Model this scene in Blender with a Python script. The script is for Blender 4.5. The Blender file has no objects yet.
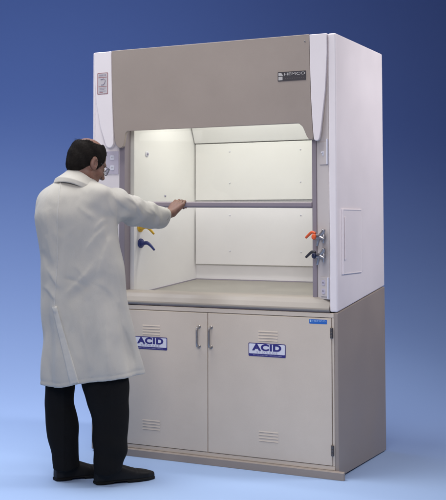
import bpy, bmesh, math, random
import numpy as np
from mathutils import Vector, Matrix

random.seed(7)
np.random.seed(7)
SC = bpy.context.scene
COL = SC.collection

# ------------------------------------------------------------------ camera
cd = bpy.data.cameras.new('camera')
cam = bpy.data.objects.new('camera', cd)
COL.objects.link(cam)
_yaw, _pitch, _roll = -0.5027, 0.0570, 0.0018
cyw, syw, cp, sp = math.cos(_yaw), math.sin(_yaw), math.cos(_pitch), math.sin(_pitch)
fwd = Vector((syw * cp, cyw * cp, sp))
right = Vector((cyw, -syw, 0))
up = right.cross(fwd)
cr, sr = math.cos(_roll), math.sin(_roll)
right, up = cr * right + sr * up, -sr * right + cr * up
M = Matrix((right, up, -fwd)).transposed().to_4x4()
M.translation = Vector((3.5379, -5.7759, 1.3654))
cam.matrix_world = M
cd.sensor_fit = 'HORIZONTAL'
cd.sensor_width = 36.0
cd.lens = 1109.52 / 446 * 36
cd.shift_x = (223 - 144.70) / 446
cd.shift_y = (160.24 - 250) / 446
cd.clip_start = 0.1
cd.clip_end = 200
SC.camera = cam

# ------------------------------------------------------------------ world and lamps
wd = bpy.data.worlds.new('World')
SC.world = wd
wd.use_nodes = True
wd.node_tree.nodes['Background'].inputs['Color'].default_value = (0.05, 0.1, 1.0, 1)
wd.node_tree.nodes['Background'].inputs['Strength'].default_value = 0.03
SC.view_settings.view_transform = 'Standard'
SC.view_settings.look = 'None'
SC.view_settings.exposure = 0
SC.view_settings.gamma = 1


def area(name, loc, target, sx, sy, power, color, spread=180):
    d = bpy.data.lights.new(name, 'AREA')
    d.shape = 'RECTANGLE'
    d.size, d.size_y = sx, sy
    d.energy = power
    d.color = color
    d.spread = math.radians(spread)
    o = bpy.data.objects.new(name, d)
    o.location = loc
    o.rotation_euler = (Vector(target) - Vector(loc)).to_track_quat('-Z', 'Y').to_euler()
    COL.objects.link(o)
    return o


area('front_softbox', (2.2, -3.6, 2.7), (0.85, 0, 1.2), 2.2, 1.8, 20, (1, 0.965, 1.02), 95)
area('left_softbox', (-2.2, -4.2, 3.0), (0.3, -0.6, 1.2), 1.6, 1.6, 6, (1, 0.98, 1), 120)
area('side_softbox', (4.1, 1.5, 3.5), (1.5, 0.7, 1.9), 1.2, 1.2, 25, (1, 0.96, 1.0), 90)
area('overhead_softbox', (-0.4, -1.0, 5.2), (-0.4, -1.0, 0), 3.5, 3.0, 156, (1, 1, 1), 140)
area('backdrop_high_lamp', (-0.5, 1.2, 6.5), (-6.5, 8.0, 2.5), 6.0, 1.0, 18, (0.0, 0.05, 1.0))
area('backdrop_floor_lamp', (-2.4, 1.0, 5.4), (-3.0, 2.6, 0), 4.0, 4.0, 100, (0.43, 0.56, 1.0))

# ------------------------------------------------------------------ materials


def mat(name, color, rough=0.5, metal=0.0, noise=0.0, nscale=6.0, bump=0.0, bscale=200.0, spec=0.5,
        coat=0.0, sheen=0.0, stretch=None, bump2=0.0, bscale2=9.0):
    m = bpy.data.materials.new(name)
    m.use_nodes = True
    nt = m.node_tree
    b = nt.nodes['Principled BSDF']
    b.inputs['Base Color'].default_value = (*color, 1)
    b.inputs['Roughness'].default_value = rough
    b.inputs['Metallic'].default_value = metal
    b.inputs['Specular IOR Level'].default_value = spec
    b.inputs['Coat Weight'].default_value = coat
    b.inputs['Sheen Weight'].default_value = sheen
    tc = nt.nodes.new('ShaderNodeTexCoord')
    src = tc.outputs['Object']
    if stretch:
        mp = nt.nodes.new('ShaderNodeMapping')
        mp.inputs['Scale'].default_value = stretch
        nt.links.new(src, mp.inputs['Vector'])
        src = mp.outputs['Vector']
    if noise > 0:
        n = nt.nodes.new('ShaderNodeTexNoise')
        n.inputs['Scale'].default_value = nscale
        n.inputs['Detail'].default_value = 5
        n.inputs['Roughness'].default_value = 0.6
        nt.links.new(src, n.inputs['Vector'])
        r = nt.nodes.new('ShaderNodeMapRange')
        r.inputs['From Min'].default_value = 0.3
        r.inputs['From Max'].default_value = 0.7
        r.inputs['To Min'].default_value = 1 - noise
        r.inputs['To Max'].default_value = 1 + noise
        nt.links.new(n.outputs['Fac'], r.inputs['Value'])
        mx = nt.nodes.new('ShaderNodeVectorMath')
        mx.operation = 'SCALE'
        mx.inputs[0].default_value = color
        nt.links.new(r.outputs['Result'], mx.inputs['Scale'])
        nt.links.new(mx.outputs['Vector'], b.inputs['Base Color'])
        r2 = nt.nodes.new('ShaderNodeMapRange')
        r2.inputs['From Min'].default_value = 0.3
        r2.inputs['From Max'].default_value = 0.7
        r2.inputs['To Min'].default_value = max(0, rough - 0.08)
        r2.inputs['To Max'].default_value = min(1, rough + 0.08)
        nt.links.new(n.outputs['Fac'], r2.inputs['Value'])
        nt.links.new(r2.outputs['Result'], b.inputs['Roughness'])
    if bump > 0:
        n2 = nt.nodes.new('ShaderNodeTexNoise')
        n2.inputs['Scale'].default_value = bscale
        n2.inputs['Detail'].default_value = 3
        nt.links.new(src, n2.inputs['Vector'])
        bp = nt.nodes.new('ShaderNodeBump')
        bp.inputs['Strength'].default_value = bump
        bp.inputs['Distance'].default_value = 0.002
        nt.links.new(n2.outputs['Fac'], bp.inputs['Height'])
        nt.links.new(bp.outputs['Normal'], b.inputs['Normal'])
        if bump2 > 0:
            n3 = nt.nodes.new('ShaderNodeTexNoise')
            n3.inputs['Scale'].default_value = bscale2
            n3.inputs['Detail'].default_value = 1.5
            n3.inputs['Distortion'].default_value = 0.4
            nt.links.new(src, n3.inputs['Vector'])
            bp2 = nt.nodes.new('ShaderNodeBump')
            bp2.inputs['Strength'].default_value = bump2
            bp2.inputs['Distance'].default_value = 0.02
            nt.links.new(n3.outputs['Fac'], bp2.inputs['Height'])
            nt.links.new(bp2.outputs['Normal'], bp.inputs['Normal'])
    return m


PAPER = mat('backdrop_paper', (0.385, 0.52, 0.765), 0.95, spec=0.0)
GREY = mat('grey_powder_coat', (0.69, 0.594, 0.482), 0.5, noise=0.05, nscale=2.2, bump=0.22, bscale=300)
HEAD = mat('taupe_and_shaded_grey_coat', (0.36, 0.302, 0.258), 0.45, noise=0.05, nscale=2.4, bump=0.20, bscale=300)  # the header's own taupe; also the shade colour for the cabinet sides
WHITE = mat('white_enamel', (0.88, 0.82, 0.815), 0.38, noise=0.03, nscale=2.0, bump=0.12, bscale=260)
POST = mat('shaded_white_enamel', (0.60, 0.545, 0.515), 0.42, noise=0.02, nscale=4, bump=0.05, bscale=260)  # greyer copy of the white enamel, with the right post's shade in its colour
LINER = mat('fibreglass_liner', (0.89, 0.88, 0.86), 0.4, noise=0.02, nscale=2.5, bump=0.06, bscale=120)
SURF = mat('epoxy_work_surface', (0.38, 0.36, 0.32), 0.5, noise=0.08, nscale=9, bump=0.1, bscale=150)
SILL = mat('beige_steel_sill', (0.335, 0.295, 0.25), 0.42, noise=0.03, nscale=4, bump=0.05, bscale=260)
TRACK = mat('mauve_vinyl_track', (0.28, 0.24, 0.265), 0.5, noise=0.03, bump=0.05)
STEEL = mat('brushed_steel', (0.42, 0.40, 0.39), 0.35, metal=0.9, noise=0.08, nscale=40)
CHROME = mat('satin_chrome', (0.50, 0.49, 0.50), 0.36, metal=1.0, noise=0.08, nscale=60)
RUBBER = mat('dark_plastic', (0.035, 0.033, 0.04), 0.45)
HINGE = mat('dark_hinge_metal', (0.16, 0.145, 0.14), 0.4, metal=0.6)
ORANGE = mat('orange_plastic', (0.80, 0.12, 0.03), 0.35)
NAVYP = mat('navy_plastic', (0.03, 0.045, 0.20), 0.35)
HUBM = mat('blue_black_plastic', (0.015, 0.02, 0.055), 0.35)
YELLOWP = mat('yellow_plastic', (0.80, 0.48, 0.03), 0.35)
SIGNW = mat('sign_white', (0.76, 0.76, 0.82), 0.35)
NAVY = mat('sign_navy', (0.035, 0.03, 0.20), 0.4)
PALEINK = mat('sign_pale_ink', (0.40, 0.38, 0.50), 0.5)
BLUE = mat('sticker_blue', (0.03, 0.16, 0.55), 0.35)
SKYINK = mat('sticker_pale_blue', (0.42, 0.62, 0.85), 0.4)
PLATE = mat('nameplate_charcoal', (0.055, 0.05, 0.055), 0.4)
PLATEINK = mat('nameplate_silver', (0.52, 0.50, 0.48), 0.4)
REDINK = mat('notice_red_ink', (0.40, 0.22, 0.23), 0.5)
GREYINK_AND_SHADE = mat('notice_grey_ink_and_edge_shade', (0.36, 0.33, 0.38), 0.5)
NOTICE = mat('notice_paper', (0.60, 0.56, 0.57), 0.5)
OUTLET = mat('outlet_plastic', (0.56, 0.52, 0.60), 0.4)
COATM = mat('white_cotton', (0.48, 0.46, 0.41), 0.9, noise=0.04, nscale=7, bump=0.45, bscale=600, sheen=0.15, spec=0.2, bump2=0.6, bscale2=11, stretch=(1, 1, 0.5))
FLAPM = mat('doubled_cotton', (0.53, 0.515, 0.47), 0.9, noise=0.04, nscale=9, bump=0.45, bscale=600, spec=0.2, bump2=0.3, bscale2=14)
PANTS = mat('black_wool', (0.0075, 0.0075, 0.0078), 0.9, noise=0.15, nscale=12, bump=0.3, bscale=350, spec=0.15)
SHOE = mat('black_leather', (0.008, 0.008, 0.0085), 0.55, noise=0.2, nscale=20, bump=0.2, bscale=120, spec=0.25)
SOLE = mat('shoe_sole_rubber', (0.008, 0.008, 0.008), 0.7, spec=0.2)
SKIN = mat('skin', (0.205, 0.103, 0.072), 0.52, noise=0.22, nscale=30, bump=0.3, bscale=160)
HAIR = mat('dark_hair', (0.013, 0.0105, 0.009), 0.8, noise=0.35, nscale=60, bump=0.5, bscale=260, stretch=(0.22, 1, 0.6), spec=0.12)
FRAME = mat('glasses_frame', (0.10, 0.10, 0.10), 0.25, metal=0.8)


def glass_mat(name, tint, gloss=0.06):
    m = bpy.data.materials.new(name)
    m.use_nodes = True
    nt = m.node_tree
    nt.nodes.clear()
    out = nt.nodes.new('ShaderNodeOutputMaterial')
    tr = nt.nodes.new('ShaderNodeBsdfTransparent')
    tr.inputs['Color'].default_value = (*tint, 1)
    gl = nt.nodes.new('ShaderNodeBsdfGlossy')
    gl.inputs['Roughness'].default_value = 0.03
    mx = nt.nodes.new('ShaderNodeMixShader')
    mx.inputs['Fac'].default_value = gloss
    nt.links.new(tr.outputs[0], mx.inputs[1])
    nt.links.new(gl.outputs[0], mx.inputs[2])
    nt.links.new(mx.outputs[0], out.inputs['Surface'])
    return m


GLASS = glass_mat('sash_glass', (0.97, 0.972, 0.95), 0.025)
LENS = glass_mat('spectacle_lens', (0.90, 0.92, 0.92), 0.18)

# ------------------------------------------------------------------ mesh helpers


def merge(bm, tmp):
    me = bpy.data.meshes.new('tmp')
    tmp.to_mesh(me)
    tmp.free()
    bm.from_mesh(me)
    bpy.data.meshes.remove(me)


def finish_tmp(t, bev, seg, mi):
    if bev > 0:
        bmesh.ops.bevel(t, geom=list(t.edges), offset=bev, segments=seg, affect='EDGES', profile=0.5)
    for f in t.faces:
        f.material_index = mi


def box(bm, x0, x1, y0, y1, z0, z1, bev=0.0, seg=2, mi=0, mtx=None):
    t = bmesh.new()
    bmesh.ops.create_cube(t, size=1)
    for v in t.verts:
        v.co = Vector(((x0 + x1) / 2 + v.co.x * (x1 - x0), (y0 + y1) / 2 + v.co.y * (y1 - y0),
                       (z0 + z1) / 2 + v.co.z * (z1 - z0)))
    finish_tmp(t, bev, seg, mi)
    if mtx is not None:
        bmesh.ops.transform(t, matrix=mtx, verts=t.verts)
    merge(bm, t)


def prism(bm, pts, axis, a, b, bev=0.0, seg=2, mi=0, mtx=None):
    """extrude a 2-D outline along an axis: 'x' takes (y,z) points, 'y' takes (x,z), 'z' takes (x,y)"""
    t = bmesh.new()

    def P(p, w):
        return {'x': (w, p[0], p[1]), 'y': (p[0], w, p[1]), 'z': (p[0], p[1], w)}[axis]
    va = [t.verts.new(P(p, a)) for p in pts]
    vb = [t.verts.new(P(p, b)) for p in pts]
    n = len(pts)
    t.faces.new(va)
    t.faces.new(vb[::-1])
    for i in range(n):
        j = (i + 1) % n
        t.faces.new((va[j], va[i], vb[i], vb[j]))
    bmesh.ops.recalc_face_normals(t, faces=t.faces)
    finish_tmp(t, bev, seg, mi)
    if mtx is not None:
        bmesh.ops.transform(t, matrix=mtx, verts=t.verts)
    merge(bm, t)


def cyl(bm, p, q, r0, r1=None, seg=24, bev=0.0, mi=0):
    r1 = r0 if r1 is None else r1
    p, q = Vector(p), Vector(q)
    t = bmesh.new()
    bmesh.ops.create_cone(t, cap_ends=True, segments=seg, radius1=r0, radius2=r1, depth=(q - p).length)
    if bev > 0:
        ed = [e for e in t.edges if abs(abs(e.verts[0].co.z) - (q - p).length / 2) < 1e-6
              and abs(e.verts[0].co.z - e.verts[1].co.z) < 1e-6]
        bmesh.ops.bevel(t, geom=ed, offset=bev, segments=2, affect='EDGES', profile=0.5)
    for f in t.faces:
        f.material_index = mi
        f.smooth = True
    m = (q - p).to_track_quat('Z', 'Y').to_matrix().to_4x4()
    m.translation = (p + q) / 2
    bmesh.ops.transform(t, matrix=m, verts=t.verts)
    merge(bm, t)


def tube(bm, pts, rad, seg=12, mi=0, sub=6):
    """smooth tube through the points; rad is one number or one per point"""
    pts = [Vector(p) for p in pts]
    rads = [rad] * len(pts) if not hasattr(rad, '__len__') else list(rad)
    P, Rr = [], []
    n = len(pts)
    for i in range(n - 1):
        p0, p1, p2, p3 = pts[max(i - 1, 0)], pts[i], pts[i + 1], pts[min(i + 2, n - 1)]
        for k in range(sub):
            u = k / sub
            P.append(0.5 * ((2 * p1) + (p2 - p0) * u + (2 * p0 - 5 * p1 + 4 * p2 - p3) * u * u
                            + (3 * p1 - p0 - 3 * p2 + p3) * u ** 3))
            Rr.append(rads[i] * (1 - u) + rads[i + 1] * u)
    P.append(pts[-1])
    Rr.append(rads[-1])
    rings = []
    nrm = None
    for i, p in enumerate(P):
        d = (P[min(i + 1, len(P) - 1)] - P[max(i - 1, 0)]).normalized()
        if nrm is None:
            nrm = d.orthogonal().normalized()
        nrm = (nrm - d * nrm.dot(d)).normalized()
        b = d.cross(nrm)
        rings.append([bm.verts.new(p + (nrm * math.cos(a) + b * math.sin(a)) * Rr[i])
                      for a in [2 * math.pi * k / seg for k in range(seg)]])
    fs = []
    for a, b in zip(rings, rings[1:]):
        for k in range(seg):
            fs.append(bm.faces.new((a[k], a[(k + 1) % seg], b[(k + 1) % seg], b[k])))
    fs.append(bm.faces.new(rings[0][::-1]))
    fs.append(bm.faces.new(rings[-1]))
    for f in fs:
        f.smooth = True
        f.material_index = mi


def text(bm, s, size, x_scale, mtx, mi=0, bold=0.0, spacing=1.0, depth=0.0006):
    c = bpy.data.curves.new('lettering', 'FONT')
    c.body = s
    c.size = size
    c.align_x, c.align_y = 'CENTER', 'CENTER'
    c.extrude = depth
    c.offset = bold
    c.space_character = spacing
    o = bpy.data.objects.new('lettering', c)
    COL.objects.link(o)
    dg = bpy.context.evaluated_depsgraph_get()
    me = bpy.data.meshes.new_from_object(o.evaluated_get(dg))
    bpy.data.objects.remove(o)
    bpy.data.curves.remove(c)
    t = bmesh.new()
    t.from_mesh(me)
    bpy.data.meshes.remove(me)
    for f in t.faces:
        f.material_index = mi
    bmesh.ops.transform(t, matrix=mtx @ Matrix.Diagonal((x_scale, 1, 1, 1)), verts=t.verts)
    merge(bm, t)


def front_mtx(x, y, z, tilt=0.0):
    """local x to +x, local y to +z, local z to -y (facing the camera side)"""
    m = Matrix(((1, 0, 0), (0, 0, -1), (0, 1, 0))).to_4x4()
    m.translation = (x, y, z)
    return m


def obj(name, bm, mats, parent=None, smooth=False, base=None):
    me = bpy.data.meshes.new(name)
    if base is None and parent is not None:
        p = parent
        base = Vector((0, 0, 0))
        while p is not None:
            base += p.location
            p = p.parent
    if base is not None:
        bmesh.ops.translate(bm, vec=-Vector(base), verts=bm.verts)
    if smooth:
        for f in bm.faces:
            f.smooth = True
    bm.to_mesh(me)
    bm.free()
    for m in (mats if isinstance(mats, (list, tuple)) else [mats]):
        me.materials.append(m)
    o = bpy.data.objects.new(name, me)
    COL.objects.link(o)
    if parent is not None:
        o.parent = parent
    return o


def thing(name, label, cat, loc=(0, 0, 0), rotz=0.0):
    o = bpy.data.objects.new(name, None)
    o.empty_display_size = 0.2
    COL.objects.link(o)
    o.location = loc
    o.rotation_euler = (0, 0, rotz)
    o['label'] = label
    o['category'] = cat
    return o


NB = bmesh.new

# ------------------------------------------------------------------ setting: one seamless studio sweep
bd_dir = Vector((-0.4818, 0.8763, 0))       # away from the camera
bd_lat = Vector((0.8763, 0.4818, 0))
origin = Vector((3.5379, -5.7759, 0))
bm = NB()
prof = [(-8.0, 0.0), (0, 0), (4, 0), (7.9, 0)]
for k in range(1, 49):
    a = math.radians(90) * k / 48
    prof.append((7.9 + 6.5 * math.sin(a), 6.5 - 6.5 * math.cos(a)))
prof += [(14.4, 8.0)]
rows = []
for d, z in prof:
    rows.append([bm.verts.new(origin + bd_dir * d + bd_lat * s + Vector((0, 0, z))) for s in (-16, -8, 0, 8, 16)])
for a, b in zip(rows, rows[1:]):
    for k in range(4):
        bm.faces.new((a[k], a[k + 1], b[k + 1], b[k]))
bd = obj('backdrop', bm, PAPER, smooth=True)
bd['kind'] = 'structure'

# ------------------------------------------------------------------ base cabinet
W, D, ZJ, ZB, H = 1.552, 0.866, 0.886, 0.988, 2.41
cab = thing('base_cabinet', 'grey steel acid storage cabinet with two doors, standing under the fume hood', 'cabinet',
            (W / 2, D / 2, 0))
bm = NB()
# side panels with the top edge that rises towards the back
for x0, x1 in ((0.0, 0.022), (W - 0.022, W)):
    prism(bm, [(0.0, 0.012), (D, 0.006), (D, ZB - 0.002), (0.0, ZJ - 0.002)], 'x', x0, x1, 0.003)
    obj('side_panel', bm, HEAD, cab)  # grey like the doors; the taupe puts the sides' shade into the colour
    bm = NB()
box(bm, 0.022, W - 0.022, D - 0.02, D - 0.002, 0.01, ZB - 0.01)
box(bm, 0.022, W - 0.022, 0.03, D - 0.02, 0.05, 0.07)
box(bm, 0.022, W - 0.022, 0.016, 0.03, 0.05, ZJ - 0.008)
obj('carcass', bm, GREY, cab)
bm = NB()
box(bm, 0.0225, W - 0.0225, -0.001, 0.02, 0.858, ZJ - 0.003, 0.003)
box(bm, 0.0225, W - 0.0225, 0.0, 0.02, 0.044, 0.066, 0.002)
box(bm, W - 0.0335, W - 0.0225, 0.0, 0.02, 0.0665, 0.8575, 0.002)
box(bm, 0.0225, 0.0335, 0.0, 0.02, 0.0665, 0.8575, 0.002)
obj('face_frame', bm, GREY, cab)
bm = NB()
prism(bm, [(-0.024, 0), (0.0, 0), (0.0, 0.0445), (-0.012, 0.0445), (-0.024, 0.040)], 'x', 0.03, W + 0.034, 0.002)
obj('kick_plate', bm, HEAD, cab)  # grey like the doors; darker taupe tones down the overhead light on it


def door(x0, x1, handle_x, hinge_x, vent_x, label_x, sticker, sides):
    bm = NB()
    box(bm, x0, x1, -0.003, 0.014, 0.069, 0.855, 0.0025)
    d = obj('door', bm, GREY, cab)
    # bow handle
    bm = NB()
    tube(bm, [(handle_x, -0.003, 0.662), (handle_x, -0.028, 0.664), (handle_x, -0.036, 0.678), (handle_x, -0.036, 0.72),
              (handle_x, -0.036, 0.758), (handle_x, -0.028, 0.772), (handle_x, -0.003, 0.774)], 0.0062, 12)
    for z in (0.662, 0.774):
        cyl(bm, (handle_x, -0.003, z), (handle_x, -0.006, z), 0.0095, seg=20)
    obj('handle', bm, STEEL, d)
    # pressed vents: four louvres each
    for zc in (0.742, 0.190):
        bm = NB()
        for k in range(4):
            z = zc + (k - 1.5) * 0.0165
            prism(bm, [(-0.0028, z - 0.004), (-0.0052, z - 0.0035), (-0.0028, z + 0.0045)], 'x', vent_x - 0.058, vent_x + 0.058)
            box(bm, vent_x - 0.056, vent_x + 0.056, -0.0036, -0.0028, z - 0.0058, z - 0.0040, mi=1)
        obj('vent', bm, [GREY, HEAD], d)
    # ACID sign: plate 0, navy 1, pale ink 2
    bm = NB()
    lw, lz = 0.111, 0.664
    prism(bm, rounded(label_x - lw, label_x + lw, lz - 0.037, lz + 0.037, 0.006), 'y', -0.0031, -0.0044, mi=1)
    prism(bm, rounded(label_x - lw + 0.0045, label_x + lw - 0.0045, lz - 0.022, lz + 0.0325, 0.004), 'y', -0.0044, -0.0050, mi=0)
    text(bm, 'ACID', 0.048, 1.40, front_mtx(label_x + 0.001, -0.0052, lz + 0.0115), 1, bold=0.0024, spacing=1.10)
    text(bm, 'STORAGE', 0.0155, 1.5, front_mtx(label_x, -0.0052, lz - 0.0145), 2, spacing=1.35)
    for k in range(22):
        x = label_x - 0.082 + k * 0.0078
        box(bm, x, x + random.uniform(0.003, 0.006), -0.0049, -0.0045, lz - 0.0312, lz - 0.0282, mi=2)
    sg = obj('sign', bm, [SIGNW, NAVY, PALEINK], d)
    # hinges: knuckle barrel with two leaves
    for zc in (0.777, 0.150):
        bm = NB()
        for k in range(3):
            cyl(bm, (hinge_x, -0.007, zc - 0.028 + k * 0.019), (hinge_x, -0.007, zc - 0.0105 + k * 0.019), 0.0062, seg=16, bev=0.001)
        box(bm, hinge_x - 0.009, hinge_x + 0.009, -0.006, -0.0032, zc - 0.028, zc + 0.028, 0.0008)
        obj('hinge', bm, HINGE, d)
    if sticker:
        bm = NB()
        prism(bm, rounded(1.390, 1.491, 0.8225, 0.8465, 0.003), 'y', -0.0031, -0.0038, mi=0)
        box(bm, 1.394, 1.402, -0.0042, -0.0038, 0.831, 0.8435, mi=1)
        text(bm, 'HEMCO', 0.0115, 1.75, front_mtx(1.446, -0.0040, 0.8375), 1, spacing=1.1, depth=0.0003)
        obj('sticker', bm, [BLUE, SKYINK], d)
    return d


def rounded(x0, x1, z0, z1, r, n=5):
    pts = []
    for cx, cz, a0 in ((x1 - r, z1 - r, 0), (x0 + r, z1 - r, 90), (x0 + r, z0 + r, 180), (x1 - r, z0 + r, 270)):
        for k in range(n + 1):
            a = math.radians(a0 + 90 * k / n)
            pts.append((cx + r * math.cos(a), cz + r * math.sin(a)))
    return pts


door(0.036, 0.7745, 0.724, 0.032, 0.410, 0.405, False, -1)
door(0.7785, 1.5155, 0.800, 1.5175, 1.148, 1.141, True, 1)

# ------------------------------------------------------------------ fume hood
hood = thing('fume_hood', 'white fume hood with taupe front panel and raised glass sash, standing on the grey cabinet',
             'fume hood', (W / 2, D / 2, ZJ))
EP = 0.046
# right end panel: rounded front column and side sheet
bm = NB()
prism(bm, [(0.0, ZJ + 0.002), (D, ZB + 0.002), (D, H), (0.0, H)], 'x', W - EP, W, 0.010, 4)
obj('end_panel', bm, WHITE, hood)
bm = NB()
prism(bm, [(0.0, ZJ + 0.002), (D, ZB + 0.002), (D, H), (0.0, H)], 'x', 0.0, 0.014, 0.006, 3)
obj('end_panel', bm, WHITE, hood)
bm = NB()
box(bm, 0.0142, W - EP - 0.0002, D - 0.02, D - 0.003, ZB + 0.02, H - 0.004)
box(bm, 0.0142, W - EP - 0.0002, 0.03, D - 0.0202, H - 0.016, H - 0.004)
obj('rear_casing', bm, WHITE, hood)

# raised access door on the right side (inset tray with a lip and a finger pull)
bm = NB()
ym, yM, zm, zM = 0.078, 0.428, 1.092, 1.445


def side_rect(bm, y0, y1, z0, z1, xa, xb, bev, seg=3, mi=0):
    box(bm, xa, xb, y0, y1, z0, z1, bev, seg, mi)


side_rect(bm, ym, yM, zm, zM, W - 0.004, W + 0.005, 0.0045)
side_rect(bm, ym - 0.006, ym + 0.006, zm - 0.004, zM + 0.004, W - 0.004, W + 0.011, 0.005)
side_rect(bm, ym + 0.0062, yM - 0.02, zM - 0.005, zM + 0.004, W - 0.004, W + 0.008, 0.004)
side_rect(bm, ym + 0.0062, yM - 0.02, zm - 0.004, zm + 0.004, W - 0.004, W + 0.007, 0.0035)
side_rect(bm, yM - 0.0195, yM - 0.0155, zm + 0.0045, zM - 0.0055, W + 0.004, W + 0.0068, 0.001)
ap = obj('access_panel', bm, WHITE, hood)
bm = NB()
side_rect(bm, ym + 0.026, ym + 0.040, zm + 0.075, zM - 0.04, W + 0.0045, W + 0.014, 0.0045)
obj('finger_pull', bm, WHITE, ap)

# taupe header panel with the lobed lower edge
hp = [(0.137, H + 0.003), (1.402, H + 0.003), (1.404, 2.25), (1.409, 2.05), (1.417, 1.90), (1.4215, 1.842), (1.419, 1.828), (1.408, 1.826)]
for k in range(7):                         # chamfer with soft corners on the right
    u = k / 6
    hp.append((1.400 - 0.050 * u, 1.830 + 0.080 * (u * u * (3 - 2 * u))))
hp += [(1.343, 1.9175), (1.330, 1.921), (0.262, 1.921)]
for k in range(7):
    a = math.radians(90 + 90 * k / 6)
    hp.append((0.262 + 0.030 * math.cos(a), 1.891 + 0.030 * math.sin(a)))
hp += [(0.226, 1.850), (0.219, 1.829), (0.205, 1.820), (0.190, 1.820), (0.172, 1.836), (0.163, 1.86), (0.155, 1.93), (0.146, 2.10), (0.140, 2.25)]
bm = NB()
prism(bm, hp, 'y', -0.010, 0.012, 0.003, 2)
hdr = obj('header_panel', bm, HEAD, hood)
# maker's plate on the header
bm = NB()
prism(bm, rounded(1.217, 1.383, 2.160, 2.212, 0.003), 'y', -0.0102, -0.0125, mi=0)
text(bm, 'HEMCO', 0.0215, 1.62, front_mtx(1.317, -0.0128, 2.1975), 1, bold=0.0001, spacing=1.05, depth=0.0004)
box(bm, 1.2215, 1.246, -0.0132, -0.0125, 2.166, 2.186, mi=1)
prism(bm, [(1.2215, 2.190), (1.250, 2.190), (1.238, 2.207), (1.2215, 2.207)], 'y', -0.0125, -0.0130, mi=1)
for k in range(11):
    box(bm, 1.262 + k * 0.0105, 1.2655 + k * 0.0105, -0.0128, -0.0125, 2.171, 2.176, mi=2)
obj('nameplate', bm, [PLATE, PLATEINK, HINGE], hdr)
bm = NB()
for zc in (2.375,):
    cyl(bm, (1.378, -0.0098, zc), (1.378, -0.0125, zc), 0.005, seg=16, bev=0.001)
obj('screw', bm, STEEL, hdr)

# tapered white fairings beside the header
fr = [(1.4045, H), (1.5055, H), (1.5055, 2.30), (1.494, 2.10), (1.476, 1.95), (1.466, 1.87), (1.459, 1.835)]
for k in range(6):
    a = math.radians(-20 - 140 * k / 5)
    fr.append((1.442 + 0.016 * math.cos(a), 1.834 + 0.014 * math.sin(a)))
fr += [(1.4245, 1.845), (1.4200, 1.90), (1.4115, 2.06), (1.4065, 2.25)]
bm = NB()
prism(bm, fr, 'y', -0.012, 0.010, 0.004, 3)
obj('side_fairing', bm, WHITE, hood)
fl = [(0.1345, H), (0.0145, H), (0.0145, 2.30), (0.030, 2.10), (0.060, 1.95), (0.088, 1.87), (0.100, 1.835)]
for k in range(6):
    a = math.radians(200 + 140 * k / 5)
    fl.append((0.124 + 0.020 * math.cos(a), 1.836 + 0.014 * math.sin(a)))
fl += [(0.152, 1.845), (0.1515, 1.90), (0.1435, 2.06), (0.1375, 2.25)]
bm = NB()
prism(bm, fl, 'y', -0.012, 0.010, 0.004, 3)
fairl = obj('side_fairing', bm, WHITE, hood)
# red bordered notice
bm = NB()
prism(bm, rounded(0.038, 0.114, 2.150, 2.283, 0.006), 'y', -0.0121, -0.0128, mi=1)
prism(bm, rounded(0.043, 0.109, 2.155, 2.278, 0.005), 'y', -0.0128, -0.0132, mi=0)
for (x0, x1, z0, z1, mi_) in ((0.047, 0.105, 2.252, 2.257, 1), (0.052, 0.083, 2.262, 2.272, 2), (0.088, 0.100, 2.262, 2.272, 2),
                              (0.047, 0.105, 2.196, 2.200, 1), (0.054, 0.098, 2.186, 2.190, 2), (0.054, 0.088, 2.177, 2.181, 2),
                              (0.054, 0.098, 2.168, 2.172, 2), (0.054, 0.078, 2.160, 2.164, 1)):
    box(bm, x0, x1, -0.0136, -0.0132, z0, z1, mi=mi_)
tube(bm, [(0.062, -0.0134, 2.242), (0.088, -0.0134, 2.246), (0.094, -0.0134, 2.230), (0.084, -0.0134, 2.212), (0.066, -0.0134, 2.210)], 0.0028, 8, mi=2)
obj('notice', bm, [NOTICE, REDINK, GREYINK_AND_SHADE], fairl)

# splayed posts beside the opening (the faces turn in towards the sash)
bm = NB()
prism(bm, [(0.0142, 0.004), (0.160, 0.052), (0.160, 0.120), (0.0142, 0.120)], 'z', 0.955, H - 0.02, 0.002)
postl = obj('post', bm, WHITE, hood)
bm = NB()
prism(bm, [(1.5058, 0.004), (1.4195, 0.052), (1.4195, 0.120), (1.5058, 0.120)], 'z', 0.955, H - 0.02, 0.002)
postr = obj('post', bm, POST, hood)  # same enamel as the left post, coloured darker for its shaded face

# mauve sash tracks
bm = NB()
box(bm, 0.1605, 0.199, 0.046, 0.118, 0.958, 1.98, 0.003)
obj('sash_track', bm, TRACK, hood)
bm = NB()
box(bm, 1.393, 1.4190, 0.046, 0.118, 0.958, 1.98, 0.003)
obj('sash_track', bm, TRACK, hood)

# vertical sash, half raised: glass pane and mauve lift rail
bm = NB()
box(bm, 0.194, 1.397, 0.078, 0.083, 1.488, 2.20, 0.001)
sash = obj('sash', bm, GLASS, hood)
bm = NB()
tilt = Matrix.Translation((0.8, 0, 1.475)) @ Matrix.Rotation(math.radians(0.55), 4, 'Y') @ Matrix.Translation((-0.8, 0, -1.475))
prism(bm, [(0.096, 1.458), (0.052, 1.458), (0.040, 1.466), (0.040, 1.487), (0.052, 1.493), (0.096, 1.493)], 'x', 0.1995, 1.3925, 0.003, mtx=tilt)
obj('lift_rail', bm, TRACK, sash)

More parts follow.
